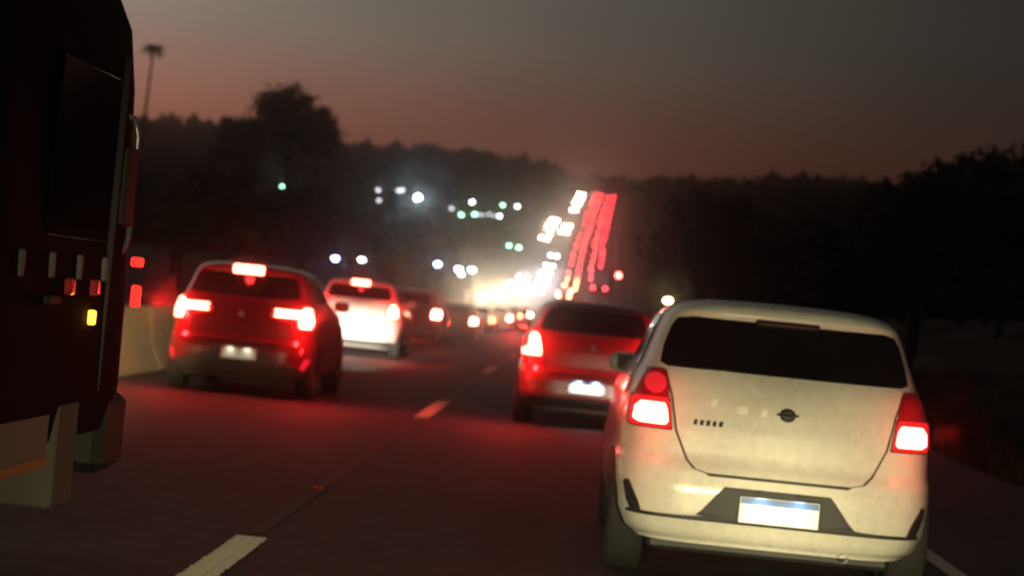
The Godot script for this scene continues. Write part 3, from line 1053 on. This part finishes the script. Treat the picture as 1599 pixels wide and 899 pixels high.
func far_traffic() -> void:
	var proto := far_car("", M.grey_paint)
	var firstuse := true
	var up_label := "small car in the queue climbing the distant hill, tail lights on"
	var down_label := "small oncoming car on the far carriageway with headlights on"
	var paints := [M.grey_paint, M.white_paint_clean, M.black_paint, M.silver_paint, M.red_paint]
	var list := []
	# [lateral, distance, turned round, tail, head, label, group]
	var ql := ["grey car directly ahead of the pale floodlit hatchback, one tail light showing", "dark car second ahead of the pale floodlit hatchback", "white car third ahead of the pale floodlit hatchback", "silver car fourth ahead of the pale floodlit hatchback", "dark car fifth ahead of the pale floodlit hatchback", "grey car sixth ahead of the pale floodlit hatchback, before the dip"]
	var qd := [54.0, 73.0, 93.0, 112.0, 134.0, 157.0]
	for i in 6:
		list.append([-4.15 + [0.0, 0.05, -0.1, 0.05, 0.0, 0.1][i], qd[i], false, [M.brake_near, M.brake_near, M.brake_low, M.brake_mid, M.brake_low, M.brake_mid][i], M.headlamp, ql[i], "cars waiting in the lanes"])
	var d := 268.0
	while d < 545.0:
		list.append([-4.2 + rng.randf_range(-0.25, 0.25), d, false, M.brake_bright if d < 318.0 else M.brake_far, M.far_head_dim, up_label, "cars queueing up the hill"])
		d += rng.randf_range(6.6, 8.6)
	d = 322.0
	while d < 540.0:
		list.append([-0.9 + rng.randf_range(-0.25, 0.25), d, false, M.brake_far, M.far_head_dim, up_label, "cars queueing up the hill"])
		d += rng.randf_range(6.8, 9.0)
	for e in [[-8.0, 194.0, M.far_head_big], [-8.0, 281.0, M.far_head_cool], [-11.3, 292.0, M.far_head_warm], [-8.1, 303.0, M.far_head_cool], [-11.2, 311.0, M.far_head_dim], [-8.3, 326.0, M.far_head_cool], [-8.2, 345.0, M.far_head_dim], [-8.2, 368.0, M.far_head_dim], [-11.3, 408.0, M.far_head_warm], [-11.2, 420.0, M.far_head_warm], [-8.2, 428.0, M.far_head_warm], [-11.3, 438.0, M.far_head_warm], [-8.1, 444.0, M.far_head_warm], [-11.2, 455.0, M.far_head_warm], [-8.2, 486.0, M.far_head_dim], [-8.2, 505.0, M.far_head_warm], [-8.2, 520.0, M.far_head_warm], [-8.2, 534.0, M.far_head_warm]]:
		list.append([e[0], e[1], true, M.brake_far, e[2], down_label, "oncoming cars on the far carriageway"])
	for i in list.size():
		var e: Array = list[i]
		var c := proto
		if firstuse: firstuse = false
		else: c = copy(proto, e[5])
		c.set_meta("label", e[5])
		if e[6] != "": c.set_meta("group", e[6])
		elif c.has_meta("group"): c.remove_meta("group")
		var p := road_point(e[0], e[1])
		var q := road_point(e[0], e[1] + 4.0)
		c.position = p
		var dir := (q - p).normalized()
		if e[2]: 
			dir = -dir
			c.position = q
		c.basis = Basis.looking_at(dir, Vector3.UP)
		set_lamps(c, e[3], e[4])
		if e[2] and e[4] != M.far_head_dim:
			var cool: bool = e[4] == M.far_head_cool
			var power := 105.0 if e[4] == M.far_head_big else (50.0 if cool else 28.0)
			for sd in [-1.0, 1.0]:
				spot(c, "headlamp_beam", Vector3(sd * 0.58, 0.7, -3.9), Vector3(sd * 0.58, 0.7 - (c.position.y - 0.9) / (-c.position.z) * 20.0, -23.9), power, 5.2, lin(0.9, 0.97, 1.0) if cool else lin(1.0, 0.84, 0.55), 0.1)
		for k in c.get_children():
			if k.name == "body": k.material_override = paints[rng.randi() % paints.size()] if i > 5 else [M.grey_paint, M.black_paint, M.white_paint_clean, M.silver_paint, M.black_paint, M.grey_paint][i]
	# grey lorry in the queue
	var lp := road_point(-0.2, 300.0)
	var lo := thing("grey_lorry", "pale grey box lorry in the queue climbing the hill", "lorry", lp)
	part(lo, "cargo_box", box_mesh(Vector3(-1.15, 1.0, -6.0), Vector3(1.15, 3.1, 0.0), 0.04), M.silver_paint)
	part(lo, "chassis", box_mesh(Vector3(-0.9, 0.5, -8.0), Vector3(0.9, 1.0, -0.1), 0.02), M.black_plastic)
	part(lo, "cab", box_mesh(Vector3(-1.1, 0.6, -8.2), Vector3(1.1, 2.6, -6.2), 0.15), M.grey_paint)
	for s in [-1.0, 1.0]:
		part(lo, "tail_light", box_mesh(Vector3(s * 0.85 - 0.13, 0.72, -0.1), Vector3(s * 0.85 + 0.13, 0.9, 0.02), 0.01), M.brake_far)
		for z in [-1.4, -7.0]:
			part(lo, "wheel", lathe_x([[-0.14, 0.02], [-0.14, 0.44], [-0.1, 0.48], [0.1, 0.48], [0.14, 0.44], [0.14, 0.02]], 20), M.rubber, Vector3(s * 0.9, 0.48, z))

# ---------------------------------------------------------------- lights on the hillside
func lamp_distance(px: float, py: float, height: float) -> float:
	var r := ray(px, py)
	var d := 180.0
	var best := 180.0
	var peak := -99.0
	while d < 1000.0:
		var above := EYE + r.y * d - ground_y(r.x * d, -d)
		if above >= height: best = d
		d += 4.0
	return best

func street_lamp(px: float, py: float, m: Material, label: String, size: float, height := 7.0) -> void:
	var d := lamp_distance(px, py, height)
	var p := spot_at(px, py, d)
	var gy := ground_y(p.x, p.z)
	var h := maxf(3.0, p.y - gy)
	var t := thing("street_lamp", label, "street lamp", Vector3(p.x, p.y - h, p.z), 0.0, "lamps on the hillside")
	var st := begin()
	tube(st, [Vector3(0.9, -0.5, 0), Vector3(0.9, h * 0.9, 0), Vector3(0.7, h + 0.1, 0), Vector3(0.1, h + 0.25, 0)], [0.1, 0.07, 0.05, 0.04], 6)
	part(t, "pole", done(st), M.pole)
	var head := part(t, "lamp_head", box_mesh(Vector3(-0.4, h + 0.1, -0.16), Vector3(0.3, h + 0.26, 0.16), 0.03), M.pole)
	var b := begin()
	var rows := []
	for i in 7:
		var a := -PI / 2 + PI * i / 6.0
		var r := PackedVector3Array()
		for k in 10:
			var q := TAU * k / 10.0
			r.append(Vector3(cos(q) * cos(a) * size, h + sin(a) * size * 0.7, sin(q) * cos(a) * size))
		rows.append(r)
	loft(b, rows, true)
	part(head, "bulb", done(b), m)

func lamps() -> void:
	var L := [
		[440, 291, "lamp_green", 0.42], [590, 296, "lamp_dim", 0.3], [591, 312, "lamp_dim", 0.25], [622, 297, "lamp_dim", 0.3], [628, 296, "lamp_dim", 0.3], [652, 308, "lamp_blue", 0.42],
		[705, 325, "lamp_dim", 0.25], [720, 335, "lamp_green", 0.28], [737, 315, "lamp_white", 0.32], [741, 334, "lamp_green", 0.3], [750, 335, "lamp_dim", 0.2], [758, 336, "lamp_dim", 0.16], [764, 334, "lamp_dim", 0.2], [772, 337, "lamp_dim", 0.18], [780, 337, "lamp_white", 0.28], [785, 320, "lamp_green", 0.3], [808, 322, "lamp_white", 0.3],
		[522, 403, "lamp_blue_small", 0.24], [564, 405, "lamp_white", 0.24], [683, 412, "lamp_blue_small", 0.24], [716, 420, "lamp_white", 0.26], [720, 428, "lamp_dim", 0.26], [737, 421, "lamp_white", 0.26], [795, 383, "lamp_green", 0.24], [810, 386, "lamp_green", 0.26],
		[947, 294, "lamp_teal", 0.36], [960, 291, "lamp_warm", 0.2], [976, 295, "lamp_white", 0.24], [1118, 300, "lamp_dim", 0.22], [1131, 295, "lamp_dim", 0.26], [1043, 469, "lamp_warm", 0.3]]
	var words := {"lamp_green": "greenish street lamp among the lights on the hillside", "lamp_dim": "dim whitish street lamp on the far hillside", "lamp_blue": "large bright bluish lamp on the hillside", "lamp_white": "white street lamp on the far hillside", "lamp_blue_small": "small blue lamp low on the far hillside", "lamp_teal": "teal lamp beside the top of the queue of tail lights", "lamp_warm": "small yellow lamp near the road side"}
	for e in L:
		street_lamp(e[0], e[1], M[e[2]], words[e[2]], e[3], 5.0 if e[1] > 370 else 7.0)
	# two red lamps on posts
	for e in [[1142, 322, "red lamp on a post high on the dark wooded slope"], [966, 430, "red lamp on a post beside the climbing queue"]]:
		var d := lamp_distance(e[0], e[1], 5.0)
		var p := spot_at(e[0], e[1], d)
		var gy := ground_y(p.x, p.z)
		var t := thing("signal_lamp", e[2], "signal lamp", Vector3(p.x, gy, p.z))
		var st := begin()
		tube(st, [Vector3(0, -0.5, 0), Vector3(0, p.y - gy - 0.3, 0)], [0.08, 0.06], 6)
		part(t, "post", done(st), M.pole)
		part(t, "housing", box_mesh(Vector3(-0.22, p.y - gy - 0.35, -0.15), Vector3(0.22, p.y - gy + 0.35, 0.05), 0.03), M.black_plastic)
		var ds := begin()
		var r0 := PackedVector3Array()
		var r1 := PackedVector3Array()
		for k in 14:
			var a := TAU * k / 14.0
			r0.append(Vector3(cos(a) * 0.2, p.y - gy + sin(a) * 0.2, 0.06))
			r1.append(Vector3(cos(a) * 0.02, p.y - gy + sin(a) * 0.02, 0.12))
		loft(ds, [r0, r1], true)
		part(t, "red_light", done(ds), M.lamp_red)
